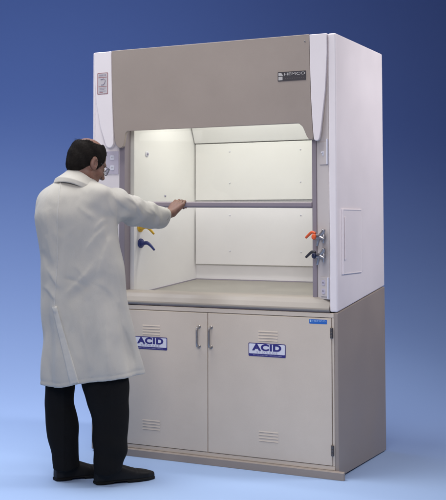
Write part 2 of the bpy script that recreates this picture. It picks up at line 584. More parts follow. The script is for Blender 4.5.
# liner
lx = lambda y: 0.215 + (y - 0.05) / 0.75 * 0.095
bm = NB()
prism(bm, [(lx(0.119), 0.119), (lx(0.80), 0.80), (lx(0.80) - 0.012, 0.80), (lx(0.119) - 0.04, 0.119)], 'z', 0.92, 2.25, 0.0)
box(bm, 1.392, 1.404, 0.119, 0.80, 0.92, 2.25)
box(bm, 0.29, 1.404, 0.801, 0.815, 0.92, 2.30)
box(bm, 0.21, 1.404, 0.10, 0.80, 2.25, 2.265)
lin = obj('liner', bm, LINER, hood)
bm = NB()
box(bm, 0.318, 1.388, 0.775, 0.785, 1.102, 1.466, 0.002)
obj('baffle', bm, LINER, hood)
bm = NB()
box(bm, 0.318, 1.388, 0.775, 0.785, 1.518, 1.886, 0.002)
obj('baffle', bm, LINER, hood)
bm = NB()
prism(bm, [(0.770, 1.892), (0.780, 1.892), (0.690, 2.10), (0.680, 2.10)], 'x', 0.314, 1.388, 0.002)
obj('baffle', bm, LINER, hood)
for x, z in ((0.565, 1.832), (0.565, 1.628), (0.565, 1.42), (0.565, 1.19), (1.05, 1.832), (1.05, 1.628), (1.05, 1.42), (1.05, 1.19)):
    bm = NB()
    cyl(bm, (x, 0.776, z), (x, 0.771, z), 0.0055, 0.004, 12)
    obj('screw', bm, SIGNW, hood)
# port ring and plug on the left liner wall
ln = Vector((0.75, -0.095, 0)).normalized()


def on_liner(y, z, out=0.0):
    return Vector((lx(y), y, z)) + ln * out


bm = NB()
cyl(bm, on_liner(0.25, 1.796), on_liner(0.25, 1.796, 0.006), 0.020, 0.016, 24, 0.002, 0)
cyl(bm, on_liner(0.25, 1.796, 0.006), on_liner(0.25, 1.796, 0.0075), 0.009, 0.009, 20, 0, 1)
obj('port_ring', bm, [SIGNW, PALEINK], lin)
bm = NB()
cyl(bm, on_liner(0.445, 1.540), on_liner(0.445, 1.540, 0.005), 0.007, 0.006, 16)
obj('plug', bm, PALEINK, lin)


def nozzle(y, z, m):
    bm = NB()
    c = on_liner(y, z)
    cyl(bm, c, c + ln * 0.010, 0.030, 0.028, 28, 0.002)
    cyl(bm, c + ln * 0.010, c + ln * 0.030, 0.020, 0.012, 24, 0.002)
    tube(bm, [c + ln * 0.025, c + ln * 0.050 + Vector((0, 0, 0.002)), c + ln * 0.075 + Vector((0, 0.0, -0.012)),
              c + ln * 0.105 + Vector((0, 0.0, -0.040))], [0.012, 0.0115, 0.009, 0.0065], 12)
    return obj('service_nozzle', bm, m, hood)


nozzle(0.185, 1.245, NAVYP)['label'] = 'navy service nozzle'
nozzle(0.180, 1.342, YELLOWP)['label'] = 'yellow service nozzle'

# work surface (rises gently to the back) and the front sill
bm = NB()
prism(bm, [(0.14, 0.915), (0.80, 0.980), (0.80, 1.0025), (0.14, 0.938)], 'x', 0.2, 1.392)
obj('work_surface', bm, SURF, hood)
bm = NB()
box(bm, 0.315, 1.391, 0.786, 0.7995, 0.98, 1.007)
obj('edge_shade_strip', bm, GREYINK_AND_SHADE, hood)  # dark strip drawn in for the shadow line along the back edge
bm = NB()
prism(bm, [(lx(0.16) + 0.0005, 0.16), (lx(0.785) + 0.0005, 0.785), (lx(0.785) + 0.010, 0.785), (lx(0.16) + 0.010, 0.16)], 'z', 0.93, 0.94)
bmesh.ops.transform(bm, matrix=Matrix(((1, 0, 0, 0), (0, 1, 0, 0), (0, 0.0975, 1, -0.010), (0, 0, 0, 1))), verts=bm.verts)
obj('edge_shade_strip', bm, GREYINK_AND_SHADE, hood)  # matching strip of painted shadow along the left wall
bm = NB()
sp_ = [(0.150, ZJ + 0.004), (0.004, ZJ + 0.004), (-0.006, 0.8935), (-0.0095, 0.900), (-0.007, 0.908), (0.012, 0.934),
       (0.030, 0.953), (0.044, 0.9625), (0.060, 0.9665), (0.110, 0.967), (0.128, 0.966), (0.140, 0.960), (0.150, 0.942)]
prism(bm, sp_, 'x', 0.0145, 1.5055, 0.002)
obj('sill', bm, SILL, hood)
bm = NB()
box(bm, 0.0145, 1.5055, 0.0035, 0.01, ZJ + 0.0005, ZJ + 0.0038)
obj('sill_gasket', bm, TRACK, hood)

# switch plates and outlets on the splayed posts
dl = Vector((0.160 - 0.0142, 0.048, 0)).normalized()
dr = Vector((1.4195 - 1.5058, 0.048, 0)).normalized()


def post_mtx(p0, d, u, z):
    """frame on a splayed post: x along the face (left to right), z up, -y out of the face"""
    x = d if d.x > 0 else -d
    y = Vector((0, 0, 1)).cross(x)
    m = Matrix((x, y, Vector((0, 0, 1)))).transposed().to_4x4()
    m.translation = Vector((p0[0], p0[1], 0)) + d * u + Vector((0, 0, z))
    return m


def plate(mtx, w, h, parent, mats, duplex):
    bm = NB()
    box(bm, -w / 2, w / 2, -0.005, 0.0, -h / 2, h / 2, 0.002, 2, 0, mtx)
    if duplex:
        for s in (-1, 1):
            prism(bm, rounded(-0.013, 0.013, s * h * 0.22 - 0.015, s * h * 0.22 + 0.015, 0.008), 'y', -0.005, -0.0075, mi=1, mtx=mtx)
            for q in (-0.005, 0.005):
                box(bm, q - 0.001, q + 0.001, -0.0082, -0.0075, s * h * 0.22 - 0.004, s * h * 0.22 + 0.005, 0, 1, 2, mtx)
    else:
        box(bm, -0.006, 0.006, -0.007, -0.005, -0.013, 0.013, 0.0008, 1, 1, mtx)
        box(bm, -0.004, 0.004, -0.018, -0.007, 0.001, 0.009, 0.001, 1, 1, mtx)
    return bm


bm = plate(post_mtx((0.0142, 0.004), dl, 0.108, 1.735), 0.080, 0.140, postl, None, True)
obj('outlet_plate', bm, [OUTLET, SIGNW, RUBBER], postl)
mtr = post_mtx((1.5058, 0.004), dr, 0.040, 1.752)
bm = plate(mtr, 0.062, 0.125, postr, None, False)
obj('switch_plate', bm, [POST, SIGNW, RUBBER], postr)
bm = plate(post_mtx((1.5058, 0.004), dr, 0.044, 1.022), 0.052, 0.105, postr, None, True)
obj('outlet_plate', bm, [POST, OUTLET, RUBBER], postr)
for z0, z1 in ((1.69, 1.83), (0.958, 1.075)):
    bm = NB()
    box(bm, -0.003, 0.003, -0.012, 0.0, z0, z1, 0.001, 1, 0, post_mtx((1.5058, 0.004), dr, 0.004, 0))
    obj('trim_strip', bm, SIGNW, postr)


def valve(z, lever_m, hub_m, lever_dz):
    """front-mounted remote valve: chrome body, coloured hub and lever, small side cocks"""
    mt = post_mtx((1.5058, 0.004), dr, 0.052, z)
    bm = NB()
    c = mt.translation
    ox = mt.to_3x3() @ Vector((0, -1, 0))
    rx = mt.to_3x3() @ Vector((1, 0, 0))
    uz = Vector((0, 0, 1))
    cyl(bm, c, c + ox * 0.012, 0.026, 0.022, 24, 0.002)
    cyl(bm, c + ox * 0.012, c + ox * 0.060, 0.016, 0.013, 20, 0.002)
    tube(bm, [c + ox * 0.03, c + ox * 0.032 - uz * 0.028 - rx * 0.006, c + ox * 0.034 - uz * 0.050 - rx * 0.010], [0.011, 0.010, 0.007], 12)
    tube(bm, [c + ox * 0.03, c + ox * 0.02 + rx * 0.022 + uz * 0.022, c + ox * 0.02 + rx * 0.030 + uz * 0.040], [0.011, 0.012, 0.010], 12)
    tube(bm, [c + ox * 0.03, c + ox * 0.03 + rx * 0.024 - uz * 0.006, c + ox * 0.03 + rx * 0.044 - uz * 0.014], [0.009, 0.009, 0.0065], 12)
    cyl(bm, c + ox * 0.03 + rx * 0.038 - uz * 0.034, c + ox * 0.03 + rx * 0.042 + uz * 0.012, 0.006, 0.006, 12, 0.001)
    cyl(bm, c + ox * 0.03 - rx * 0.03 - uz * 0.01, c + ox * 0.03, 0.008, 0.010, 12, 0.001)
    body = obj('valve', bm, CHROME, hood)
    bm = NB()
    h = c + ox * 0.060
    cyl(bm, h, h + ox * 0.012, 0.017, 0.014, 24, 0.003)
    obj('hub', bm, hub_m, body)
    bm = NB()
    tube(bm, [h - rx * 0.004 + uz * 0.018 - ox * .01, h - rx * 0.030 + uz * (0.020 + lever_dz) - ox * .006, h - rx * 0.072 + uz * (-0.010 + lever_dz)], [0.006, 0.0085, 0.0065], 12)
    obj('lever', bm, lever_m, body)
    return body


valve(1.295, ORANGE, ORANGE, 0.004)['label'] = 'valve with orange lever'
valve(1.192, RUBBER, HUBM, 0.0)['label'] = 'valve with black lever'

# light fixture inside the hood roof
bm = NB()
box(bm, 0.45, 1.2, 0.30, 0.46, 2.20, 2.2498, 0.006)
obj('hood_light', bm, SIGNW, hood)
area('hood_interior_lamp', (0.825, 0.38, 2.195), (0.825, 0.42, 0), 0.9, 0.14, 5.0, (1, 0.99, 0.93))

# ------------------------------------------------------------------ person (distance-field modelling)


def grid(lo, hi, h):
    n = [int(math.ceil((b - a) / h)) + 1 for a, b in zip(lo, hi)]
    ax = [np.arange(k, dtype=np.float32) * h + a for k, a in zip(n, lo)]
    return np.meshgrid(*ax, indexing='ij')


def smin(a, b, k):
    h = np.clip(0.5 + 0.5 * (b - a) / k, 0, 1)
    return b + (a - b) * h - k * h * (1 - h)


def smax(a, b, k):
    return -smin(-a, -b, k)


def ell(G, c, r, R=None):
    p = [G[i] - c[i] for i in range(3)]
    if R is not None:
        p = [p[0] * R[0][i] + p[1] * R[1][i] + p[2] * R[2][i] for i in range(3)]
    k0 = np.sqrt(sum((p[i] / r[i]) ** 2 for i in range(3)))
    k1 = np.sqrt(sum((p[i] / r[i] ** 2) ** 2 for i in range(3))) + 1e-6
    return k0 * (k0 - 1) / k1


def cap(G, a, b, ra, rb, t_out=False):
    a, b = np.array(a, float), np.array(b, float)
    d = b - a
    L2 = float(d @ d)
    t = sum((G[i] - a[i]) * d[i] for i in range(3)) / L2
    t = np.clip(t, 0, 1)
    q = np.sqrt(sum((G[i] - (a[i] + d[i] * t)) ** 2 for i in range(3)))
    f = q - (ra + (rb - ra) * t)
    return (f, t) if t_out else f


def chain(G, pts, rs, k=0.02):
    f = None
    for i in range(len(pts) - 1):
        g = cap(G, pts[i], pts[i + 1], rs[i], rs[i + 1])
        f = g if f is None else smin(f, g, k)
    return f


def stack(G, rings, expo=2.3):
    """vertical stack of superellipses: (z, cx, ax, cy, ay)"""
    r = np.array(sorted(rings), float)
    Z = G[2]
    zs = np.linspace(r[0, 0], r[-1, 0], 500)
    out = []
    for k in (1, 2, 3, 4):
        y = np.interp(zs, r[:, 0], r[:, k])
        sg = 0.022 / (zs[1] - zs[0])
        w = np.exp(-0.5 * (np.arange(-int(3 * sg), int(3 * sg) + 1) / sg) ** 2)
        y = np.convolve(np.pad(y, len(w) // 2, mode='reflect', reflect_type='odd'), w / w.sum(), 'valid')
        out.append(np.interp(Z, zs, y).astype(np.float32))
    cx, ax_, cy_, ay = out
    u = np.abs((G[0] - cx) / ax_)
    v = np.abs((G[1] - cy_) / ay)
    rad = (u ** expo + v ** expo) ** (1 / expo)
    f = (rad - 1) * np.minimum(ax_, ay)
    ang = np.arctan2((G[1] - cy_) / ay, (G[0] - cx) / ax_)
    return f, ang


def nets(f, lo, h):
    """surface nets: distance field -> quads"""
    s = f < 0
    n = f.shape
    acc = np.zeros((n[0] - 1, n[1] - 1, n[2] - 1, 3), np.float32)
    cnt = np.zeros((n[0] - 1, n[1] - 1, n[2] - 1), np.float32)
    for axis in range(3):
        o = [i for i in range(3) if i != axis]
        for d1 in (0, 1):
            for d2 in (0, 1):
                sl0 = [None] * 3
                sl1 = [None] * 3
                sl0[axis] = slice(0, -1)
                sl1[axis] = slice(1, None)
                for oo, dd in zip(o, (d1, d2)):
                    sl0[oo] = sl1[oo] = slice(dd, n[oo] - 1 + dd)
                a, b = f[tuple(sl0)], f[tuple(sl1)]
                m = (a < 0) != (b < 0)
                t = np.where(m, a / np.where(m, a - b, 1), 0)
                acc[..., axis] += np.where(m, t, 0)
                acc[..., o[0]] += m * d1
                acc[..., o[1]] += m * d2
                cnt += m
    act = cnt > 0
    idx = -np.ones(act.shape, np.int64)
    idx[act] = np.arange(act.sum())
    base = np.argwhere(act).astype(np.float32)
    verts = (base + acc[act] / cnt[act][:, None]) * h + np.array(lo, np.float32)
    quads = []
    for axis in range(3):
        o = [i for i in range(3) if i != axis]
        sl0 = [slice(1, -1)] * 3
        sl1 = [slice(1, -1)] * 3
        sl0[axis] = slice(0, -1)
        sl1[axis] = slice(1, None)
        a, b = s[tuple(sl0)], s[tuple(sl1)]
        e = np.argwhere(a != b)
        flip = a[tuple(e.T)]
        e[:, o[0]] += 1
        e[:, o[1]] += 1

        def cell(d1, d2):
            q = e.copy()
            q[:, o[0]] -= d1
            q[:, o[1]] -= d2
            return idx[tuple(q.T)]
        q = np.stack([cell(1, 1), cell(0, 1), cell(0, 0), cell(1, 0)], 1)
        if axis == 1:
            flip = ~flip
        q[~flip] = q[~flip][:, ::-1]
        quads.append(q)
    return verts, np.concatenate(quads)


def relax(verts, quads, it=2, w=0.5):
    n = len(verts)
    e = np.concatenate([quads[:, [0, 1]], quads[:, [1, 2]], quads[:, [2, 3]], quads[:, [3, 0]]])
    for _ in range(it):
        acc = np.zeros_like(verts)
        c = np.zeros(n, np.float32)
        np.add.at(acc, e[:, 0], verts[e[:, 1]])
        np.add.at(acc, e[:, 1], verts[e[:, 0]])
        np.add.at(c, e[:, 0], 1)
        np.add.at(c, e[:, 1], 1)
        verts = verts * (1 - w) + acc / c[:, None] * w
    return verts


def sdf_parts(name, pieces, m, parent):
    """pieces: list of (field, lo, h, relax iterations, 4x4 or None) joined into one mesh"""
    V, Q, off = [], [], 0
    for f, lo, h, it, mtx in pieces:
        v, q = nets(f, lo, h)
        v = relax(v, q, it)
        if mtx is not None:
            mm = np.array(mtx)
            v = v @ mm[:3, :3].T + mm[:3, 3]
        V.append(v)
        Q.append(q + off)
        off += len(v)
    V = np.concatenate(V)
    Q = np.concatenate(Q)
    me = bpy.data.meshes.new(name)
    me.from_pydata(V.tolist(), [], Q.tolist())
    me.polygons.foreach_set('use_smooth', [True] * len(me.polygons))
    me.materials.append(m)
    me.update()
    o = bpy.data.objects.new(name, me)
    COL.objects.link(o)
    o.parent = parent
    return o


PO = Vector((0.40, -0.62, 0))
PA = math.radians(28.802)
man = thing('person', 'balding man in white lab coat and black trousers, hand on the hood sash', 'person', PO, PA)


def to_local(p):
    d = Vector(p) - PO
    c, s = math.cos(PA), math.sin(PA)
    return np.array((d.x * c + d.y * s, -d.x * s + d.y * c, d.z))


# ---- lab coat
lo, hi, h = (-0.42, -0.32, 0.44), (0.50, 0.62, 1.70), 0.0052
G = grid(lo, hi, h)
X, Y, Z = G


def ring(z, x0, x1, cy_, ay):
    return (z, (x0 + x1) / 2, (x1 - x0) / 2, cy_, ay)


torso, ang = stack(G, [
    ring(1.66, -0.145, -0.045, 0.02, 0.06), ring(1.625, -0.175, -0.035, 0.015, 0.075), ring(1.60, -0.205, -0.005, 0.01, 0.090), ring(1.575, -0.245, 0.040, 0.00, 0.112),
    ring(1.52, -0.302, 0.092, -0.01, 0.145), ring(1.41, -0.330, 0.110, -0.02, 0.165), ring(1.30, -0.318, 0.122, -0.02, 0.165),
    ring(1.167, -0.291, 0.150, -0.02, 0.160), ring(1.05, -0.295, 0.164, -0.02, 0.165), ring(0.95, -0.294, 0.176, -0.02, 0.175),
    ring(0.90, -0.290, 0.182, -0.02, 0.180), ring(0.737, -0.282, 0.216, -0.02, 0.200), ring(0.60, -0.285, 0.255, -0.02, 0.215),
    ring(0.50, -0.289, 0.285, -0.02, 0.225), ring(0.44, -0.290, 0.29, -0.02, 0.228)])
# drape: folds that grow towards the hem
g = np.clip((1.15 - Z) / 0.65, 0, 1)
torso -= g * (0.010 * np.cos(7 * ang + 1.2 + 1.5 * (Z - 0.5)) + 0.006 * np.cos(13 * ang - 0.8 - 2.0 * Z)) - 0.004 * g
# broad soft unevenness over the back
torso -= 0.004 * np.sin(9 * X + 13 * Z + 1.0) * np.sin(11 * Z - 7 * X + 0.4)
near = (Y < 0.02).astype(np.float32)


def seg_ridge(x0, z0, x1, z1, amp, wid, asym=1.0, region=None):
    """a fold line on the side of the coat that shows its back; asym > 1 makes one flank steeper"""
    dx, dz = x1 - x0, z1 - z0
    L2 = dx * dx + dz * dz
    t = ((X - x0) * dx + (Z - z0) * dz) / L2
    bend = 0.012 * np.sin(3.1 * t + 40 * x0)
    sd_ = ((X - x0) * dz - (Z - z0) * dx) / math.sqrt(L2) + bend
    over = np.maximum(np.maximum(-t, t - 1), 0) * math.sqrt(L2)
    w_ = np.where(sd_ > 0, wid / asym, wid * asym)
    fade = np.clip(1.1 - np.abs(2 * np.clip(t, 0, 1) - 1) ** 2.2, 0, 1)
    return amp * np.exp(-sd_ * sd_ / (2 * w_ * w_) - over * over / (2 * wid * wid)) * (near if region is None else region) * fade


for a in ((-0.170, 1.62, -0.182, 1.20, -0.003, 0.010),
          (0.02, 1.20, -0.15, 0.98, 0.0055, 0.013, 1.7), (0.06, 1.12, -0.13, 0.93, -0.006, 0.02), (0.10, 1.30, 0.00, 1.05, 0.007, 0.014, 1.9),
          (0.11, 1.10, 0.05, 0.70, -0.008, 0.028), (0.05, 0.95, 0.10, 0.56, 0.010, 0.018, 1.7), (0.13, 0.95, 0.20, 0.60, -0.009, 0.020),
          (-0.22, 0.88, -0.25, 0.55, -0.007, 0.02), (-0.27, 1.30, -0.20, 1.16, 0.006, 0.012, 1.7), (-0.29, 1.22, -0.22, 1.10, -0.006, 0.014),
          (-0.10, 1.46, 0.02, 1.40, 0.005, 0.016, 1.6), (0.04, 1.44, 0.09, 1.28, -0.008, 0.014, 1.4), (-0.26, 1.12, -0.16, 1.03, 0.006, 0.010, 1.7),
          (-0.05, 0.86, -0.01, 0.56, 0.007, 0.016, 1.7), (-0.12, 1.14, -0.02, 1.07, 0.0028, 0.009, 1.6), (-0.16, 1.08, -0.03, 1.02, -0.004, 0.008),
          (0.07, 1.36, -0.04, 1.22, 0.006, 0.010, 1.9), (0.08, 1.40, 0.00, 1.33, 0.005, 0.008, 1.8), (0.00, 1.06, 0.10, 0.98, 0.003, 0.010, 1.6),
          (-0.28, 1.02, -0.19, 0.97, 0.005, 0.008, 1.7), (-0.24, 1.44, -0.15, 1.30, -0.004, 0.016), (-0.15, 0.80, -0.09, 0.54, 0.006, 0.014, 1.7),
          (0.15, 0.86, 0.235, 0.57, 0.008, 0.013, 1.8), (-0.255, 0.80, -0.262, 0.53, 0.006, 0.012, 1.6), (-0.12, 1.56, 0.01, 1.52, 0.003, 0.010)):
    torso -= seg_ridge(*a)
# centre back seam: a crisp welt
sx_ = np.interp(Z, [0.90, 0.93, 1.17, 1.38, 1.63], [-0.207, -0.207, -0.192, -0.194, -0.184])
torso -= near * (Z > 0.90) * (0.0035 / (1 + np.exp(-(X - sx_) / 0.0015)) * np.exp(-np.clip(X - sx_, 0, 1) / 0.02) + 0.0025 * np.exp(-((X - sx_ - 0.003) / 0.004) ** 2))
# overlapped back vent
vl = -0.222 + (0.925 - Z) * 0.255
vr = vl + 0.030 + (0.925 - Z) * 0.06
inv = 1 / (1 + np.exp(-(X - vl) / 0.003)) * 1 / (1 + np.exp((X - vr) / 0.004)) * (Z < 0.93) * near
torso -= 0.002 * inv
# right sleeve, reaching to the sash
arm_p = [(0.005, -0.075, 1.485), (0.105, 0.03, 1.468), (0.205, 0.165, 1.437), (0.300, 0.30, 1.414), (0.378, 0.410, 1.400)]
arm_r = [0.096, 0.088, 0.073, 0.063, 0.054]
sl = None
dist0 = 0.0
wr = 0.0
for i in range(4):
    fi, t = cap(G, arm_p[i], arm_p[i + 1], arm_r[i], arm_r[i + 1], True)
    sl = fi if sl is None else smin(sl, fi, 0.02)
axd = np.array(arm_p[4]) - np.array(arm_p[0])
Ls = float(np.linalg.norm(axd))
axd /= Ls
s_ax = sum((G[i] - arm_p[0][i]) * axd[i] for i in range(3)) / Ls
wr = 0.0022 * np.sin(s_ax * 41 + 30 * (Z - 1.4) + 1.6 * np.sin(s_ax * 17)) * np.clip((s_ax - 0.15) * 4, 0, 1)
wr = wr + 0.0030 * np.sin(s_ax * 21 - 38 * (Z - 1.4) + 2.0) + 0.003 * np.sin(s_ax * 12 + 55 * (Z - 1.4) + 0.5)
ones = np.ones_like(X)
for a in ((0.10, 1.53, 0.20, 1.42, 0.006, 0.010, 1.8), (0.16, 1.51, 0.25, 1.43, 0.006, 0.009, 1.8), (0.22, 1.485, 0.27, 1.39, 0.006, 0.009, 1.9),
          (0.25, 1.47, 0.34, 1.40, 0.005, 0.008, 1.8), (0.30, 1.46, 0.34, 1.37, 0.005, 0.008, 1.8), (0.12, 1.42, 0.24, 1.38, 0.005, 0.010, 1.6),
          (0.06, 1.50, 0.13, 1.40, 0.005, 0.010, 1.7), (0.19, 1.46, 0.33, 1.43, -0.004, 0.010)):
    sl = sl - seg_ridge(*a, region=ones)
sl = sl - wr
sl = smin(sl, cap(G, (0.20, 0.165, 1.405), (0.345, 0.38, 1.382), 0.052, 0.046), 0.03)
end = sum((G[i] - arm_p[4][i]) * axd[i] for i in range(3))
sl0 = sl
band = 0.0016 * np.exp(-((end + 0.026) / 0.004) ** 2)
sl = smax(sl + band, end, 0.004)
sl = np.maximum(sl, -np.maximum(sl0 + 0.0085, -(end + 0.05)))
# left sleeve, forward in front of the body
ls = chain(G, [(-0.235, 0.02, 1.475), (-0.235, 0.16, 1.25), (-0.10, 0.36, 1.13)], [0.085, 0.075, 0.058], 0.03)
coat = smin(torso, ls, 0.035)
arm_seam = 0.0
coat = smin(coat, sl, 0.030)
# armhole seam
sd = np.abs((X - 0.075) * 0.75 + (Y + 0.03) * 0.55 + (Z - 1.47) * 0.25)
coat += 0.003 * np.exp(-(sd / 0.006) ** 2) * (Z > 1.36) * (X > -0.05)
# open below: hollow shell with a sloping hem
hem = 0.512 + 0.03 * (X + 0.29) / 0.29 * (X > -0.29) - 0.014 * np.sin(np.clip((X + 0.29) / 0.2, 0, 1) * np.pi)
coat = np.where(Z < 0.60, coat + 0.0022 * np.exp(-((Z - hem - 0.024) / 0.0032) ** 2), coat)
coat = np.maximum(coat, hem - Z)
coat = np.maximum(coat, -np.maximum(torso + 0.014, Z - 0.80))
# neck opening
nk = cap(G, (-0.095, 0.01, 1.56), (-0.06, 0.045, 1.75), 0.066, 0.070)
coat_o = sdf_parts('lab_coat', [(coat, lo, h, 2, None)], COATM, man)
sg_ = coat < 0
first = np.argmax(sg_, axis=1)
has = sg_.any(axis=1)
ii, kk = np.meshgrid(np.arange(coat.shape[0]), np.arange(coat.shape[2]), indexing='ij')
f0 = coat[ii, np.maximum(first - 1, 0), kk]
f1 = coat[ii, first, kk]
ysurf = lo[1] + (np.maximum(first - 1, 0) + f0 / np.where(np.abs(f0 - f1) > 1e-9, f0 - f1, 1)) * h
ysurf = np.where(has, ysurf, 0.0)


def back_y(x, z):
    """depth of the coat's surface where it faces the room"""
    u, v = (x - lo[0]) / h, (z - lo[2]) / h
    i, k = int(u), int(v)
    a, b = u - i, v - k
    return float((ysurf[i, k] * (1 - a) + ysurf[i + 1, k] * a) * (1 - b) + (ysurf[i, k + 1] * (1 - a) + ysurf[i + 1, k + 1] * a) * b)


bm = NB()
rows_ = []
nz = 60
for r_i in range(nz + 1):
    z = 0.932 - (0.932 - 0.519) * r_i / nz
    zl = 0.925 - z
    xa = -0.222 + zl * 0.255
    xb = xa + 0.032 + zl * 0.062
    row = []
    for q in range(9):
        e = q / 8
        x = xa + (xb - xa) * e
        off = 0.0055 if 0 < q < 8 else -0.004
        if r_i in (0,):
            off = -0.002
        if q in (2, 6):
            off -= 0.0008
        z2 = z + 0.010 * (e - 0.5) * (1 if r_i else 0.3)
        row.append(bm.verts.new((x + (0.0 if 0 < q < 8 else (0.0012 if q == 0 else -0.0012)), back_y(x, z) - off, z2)))
    rows_.append(row)
for ra, rb in zip(rows_, rows_[1:]):
    for q in range(8):
        bm.faces.new((ra[q], rb[q], rb[q + 1], ra[q + 1])).smooth = q not in (0, 7)
obj('vent_flap', bm, FLAPM, coat_o, base=(0, 0, 0))
bm = NB()
pts_ = []
for q in range(60):
    z = 1.595 - (1.595 - 0.925) * q / 59
    x = float(np.interp(z, [0.90, 0.93, 1.17, 1.38, 1.63], [-0.207, -0.207, -0.192, -0.194, -0.184]))
    pts_.append((x, back_y(x, z) + 0.0006, z))
tube(bm, pts_, 0.0034, 8, sub=2)
obj('back_seam', bm, FLAPM, coat_o, base=(0, 0, 0))
# stand collar folded over at the back
lo2, hi2, h2 = (-0.28, -0.18, 1.50), (0.12, 0.22, 1.72), 0.0032
G2 = grid(lo2, hi2, h2)
ax0, ax1 = np.array((-0.103, 0.0, 1.560)), np.array((-0.070, 0.030, 1.655))
cd_ = (ax1 - ax0) / np.linalg.norm(ax1 - ax0)
t_ = sum((G2[i] - ax0[i]) * cd_[i] for i in range(3))
rr_ = np.sqrt(np.maximum(sum((G2[i] - ax0[i] - t_ * cd_[i]) ** 2 for i in range(3)), 0))
a_ = np.arctan2(G2[1] - ax0[1], G2[0] - ax0[0])
flare = 0.074 + 0.050 * np.clip((0.085 - t_) / 0.085, 0, 1) ** 1.3
low = -0.028 - 0.012 * (1 + np.cos(a_ - 0.75)) / 2 + 0.004 * np.sin(3 * a_)
col = np.abs(rr_ - flare) - 0.0042
top_ = 0.080 - 0.040 * np.clip((1 + np.cos(a_ - 0.75)) / 2, 0, 1)
col = smax(col, t_ - top_, 0.006)
col = smax(col, low - t_, 0.004)
front_gap = np.abs(np.angle(np.exp(1j * (a_ - 0.75)))) - 0.35
col = np.maximum(col, -front_gap * 0.08)
sdf_parts('collar', [(col, lo2, h2, 2, None)], COATM, coat_o)
# sleeve cuff hem stitched as a slight band
# ---- trousers
lo, hi, h = (-0.34, -0.26, 0.03), (0.28, 0.20, 0.95), 0.006
G = grid(lo, hi, h)
X, Y, Z = G


def leg_stack(rs):
    return stack(G, [ring(z, x0, x1, cy_, ay) for z, x0, x1, cy_, ay in rs], 2.2)[0]


lleg = leg_stack([(0.95, -0.21, -0.07, -0.0, 0.08), (0.64, -0.235, -0.075, 0.0, 0.09), (0.508, -0.269, -0.107, 0.0, 0.09), (0.407, -0.267, -0.112, -0.0, 0.085),
                  (0.29, -0.265, -0.084, -0.01, 0.085), (0.205, -0.247, -0.083, -0.015, 0.08), (0.146, -0.234, -0.092, -0.02, 0.078),
                  (0.10, -0.224, -0.078, -0.02, 0.078), (0.06, -0.218, -0.074, -0.02, 0.078), (0.03, -0.216, -0.08, -0.02, 0.075)])
rleg = leg_stack([(0.95, -0.08, 0.07, -0.05, 0.08), (0.66, -0.075, 0.165, -0.09, 0.095), (0.50, -0.068, 0.189, -0.10, 0.10), (0.365, -0.015, 0.185, -0.105, 0.095),
                  (0.29, -0.006, 0.182, -0.11, 0.09), (0.22, -0.008, 0.178, -0.115, 0.088), (0.163, -0.003, 0.177, -0.12, 0.085),
                  (0.121, 0.000, 0.160, -0.12, 0.083), (0.08, 0.004, 0.150, -0.12, 0.08), (0.03, 0.008, 0.140, -0.12, 0.078)])
for nm, cxx in (('l', -0.17), ('r', 0.08)):
    w_ = 0.0035 * np.sin(42 * Z + 18 * (X - cxx) + 9 * Y) * np.exp(-((Z - 0.16) / 0.10) ** 2) \
        + 0.003 * np.sin(30 * Z - 22 * (X - cxx)) * np.exp(-((Z - 0.42) / 0.09) ** 2)
    crease = 0.004 * np.exp(-((X - cxx - 0.01) / 0.008) ** 2) * (Y < -0.03)
    if nm == 'l':
        lleg = lleg - w_ - crease
    else:
        rleg = rleg - w_ - crease
tr = smin(lleg, rleg, 0.02)
tr = np.maximum(tr, (0.050 + 0.30 * np.clip(X - 0.06, 0, 1) + 0.30 * np.clip(X + 0.16, 0, 0.10)* (X < -0.03)) - Z)
tr = np.maximum(tr, np.minimum(0.055 - Z, 9))
sdf_parts('trousers', [(tr, lo, h, 2, None)], PANTS, man)


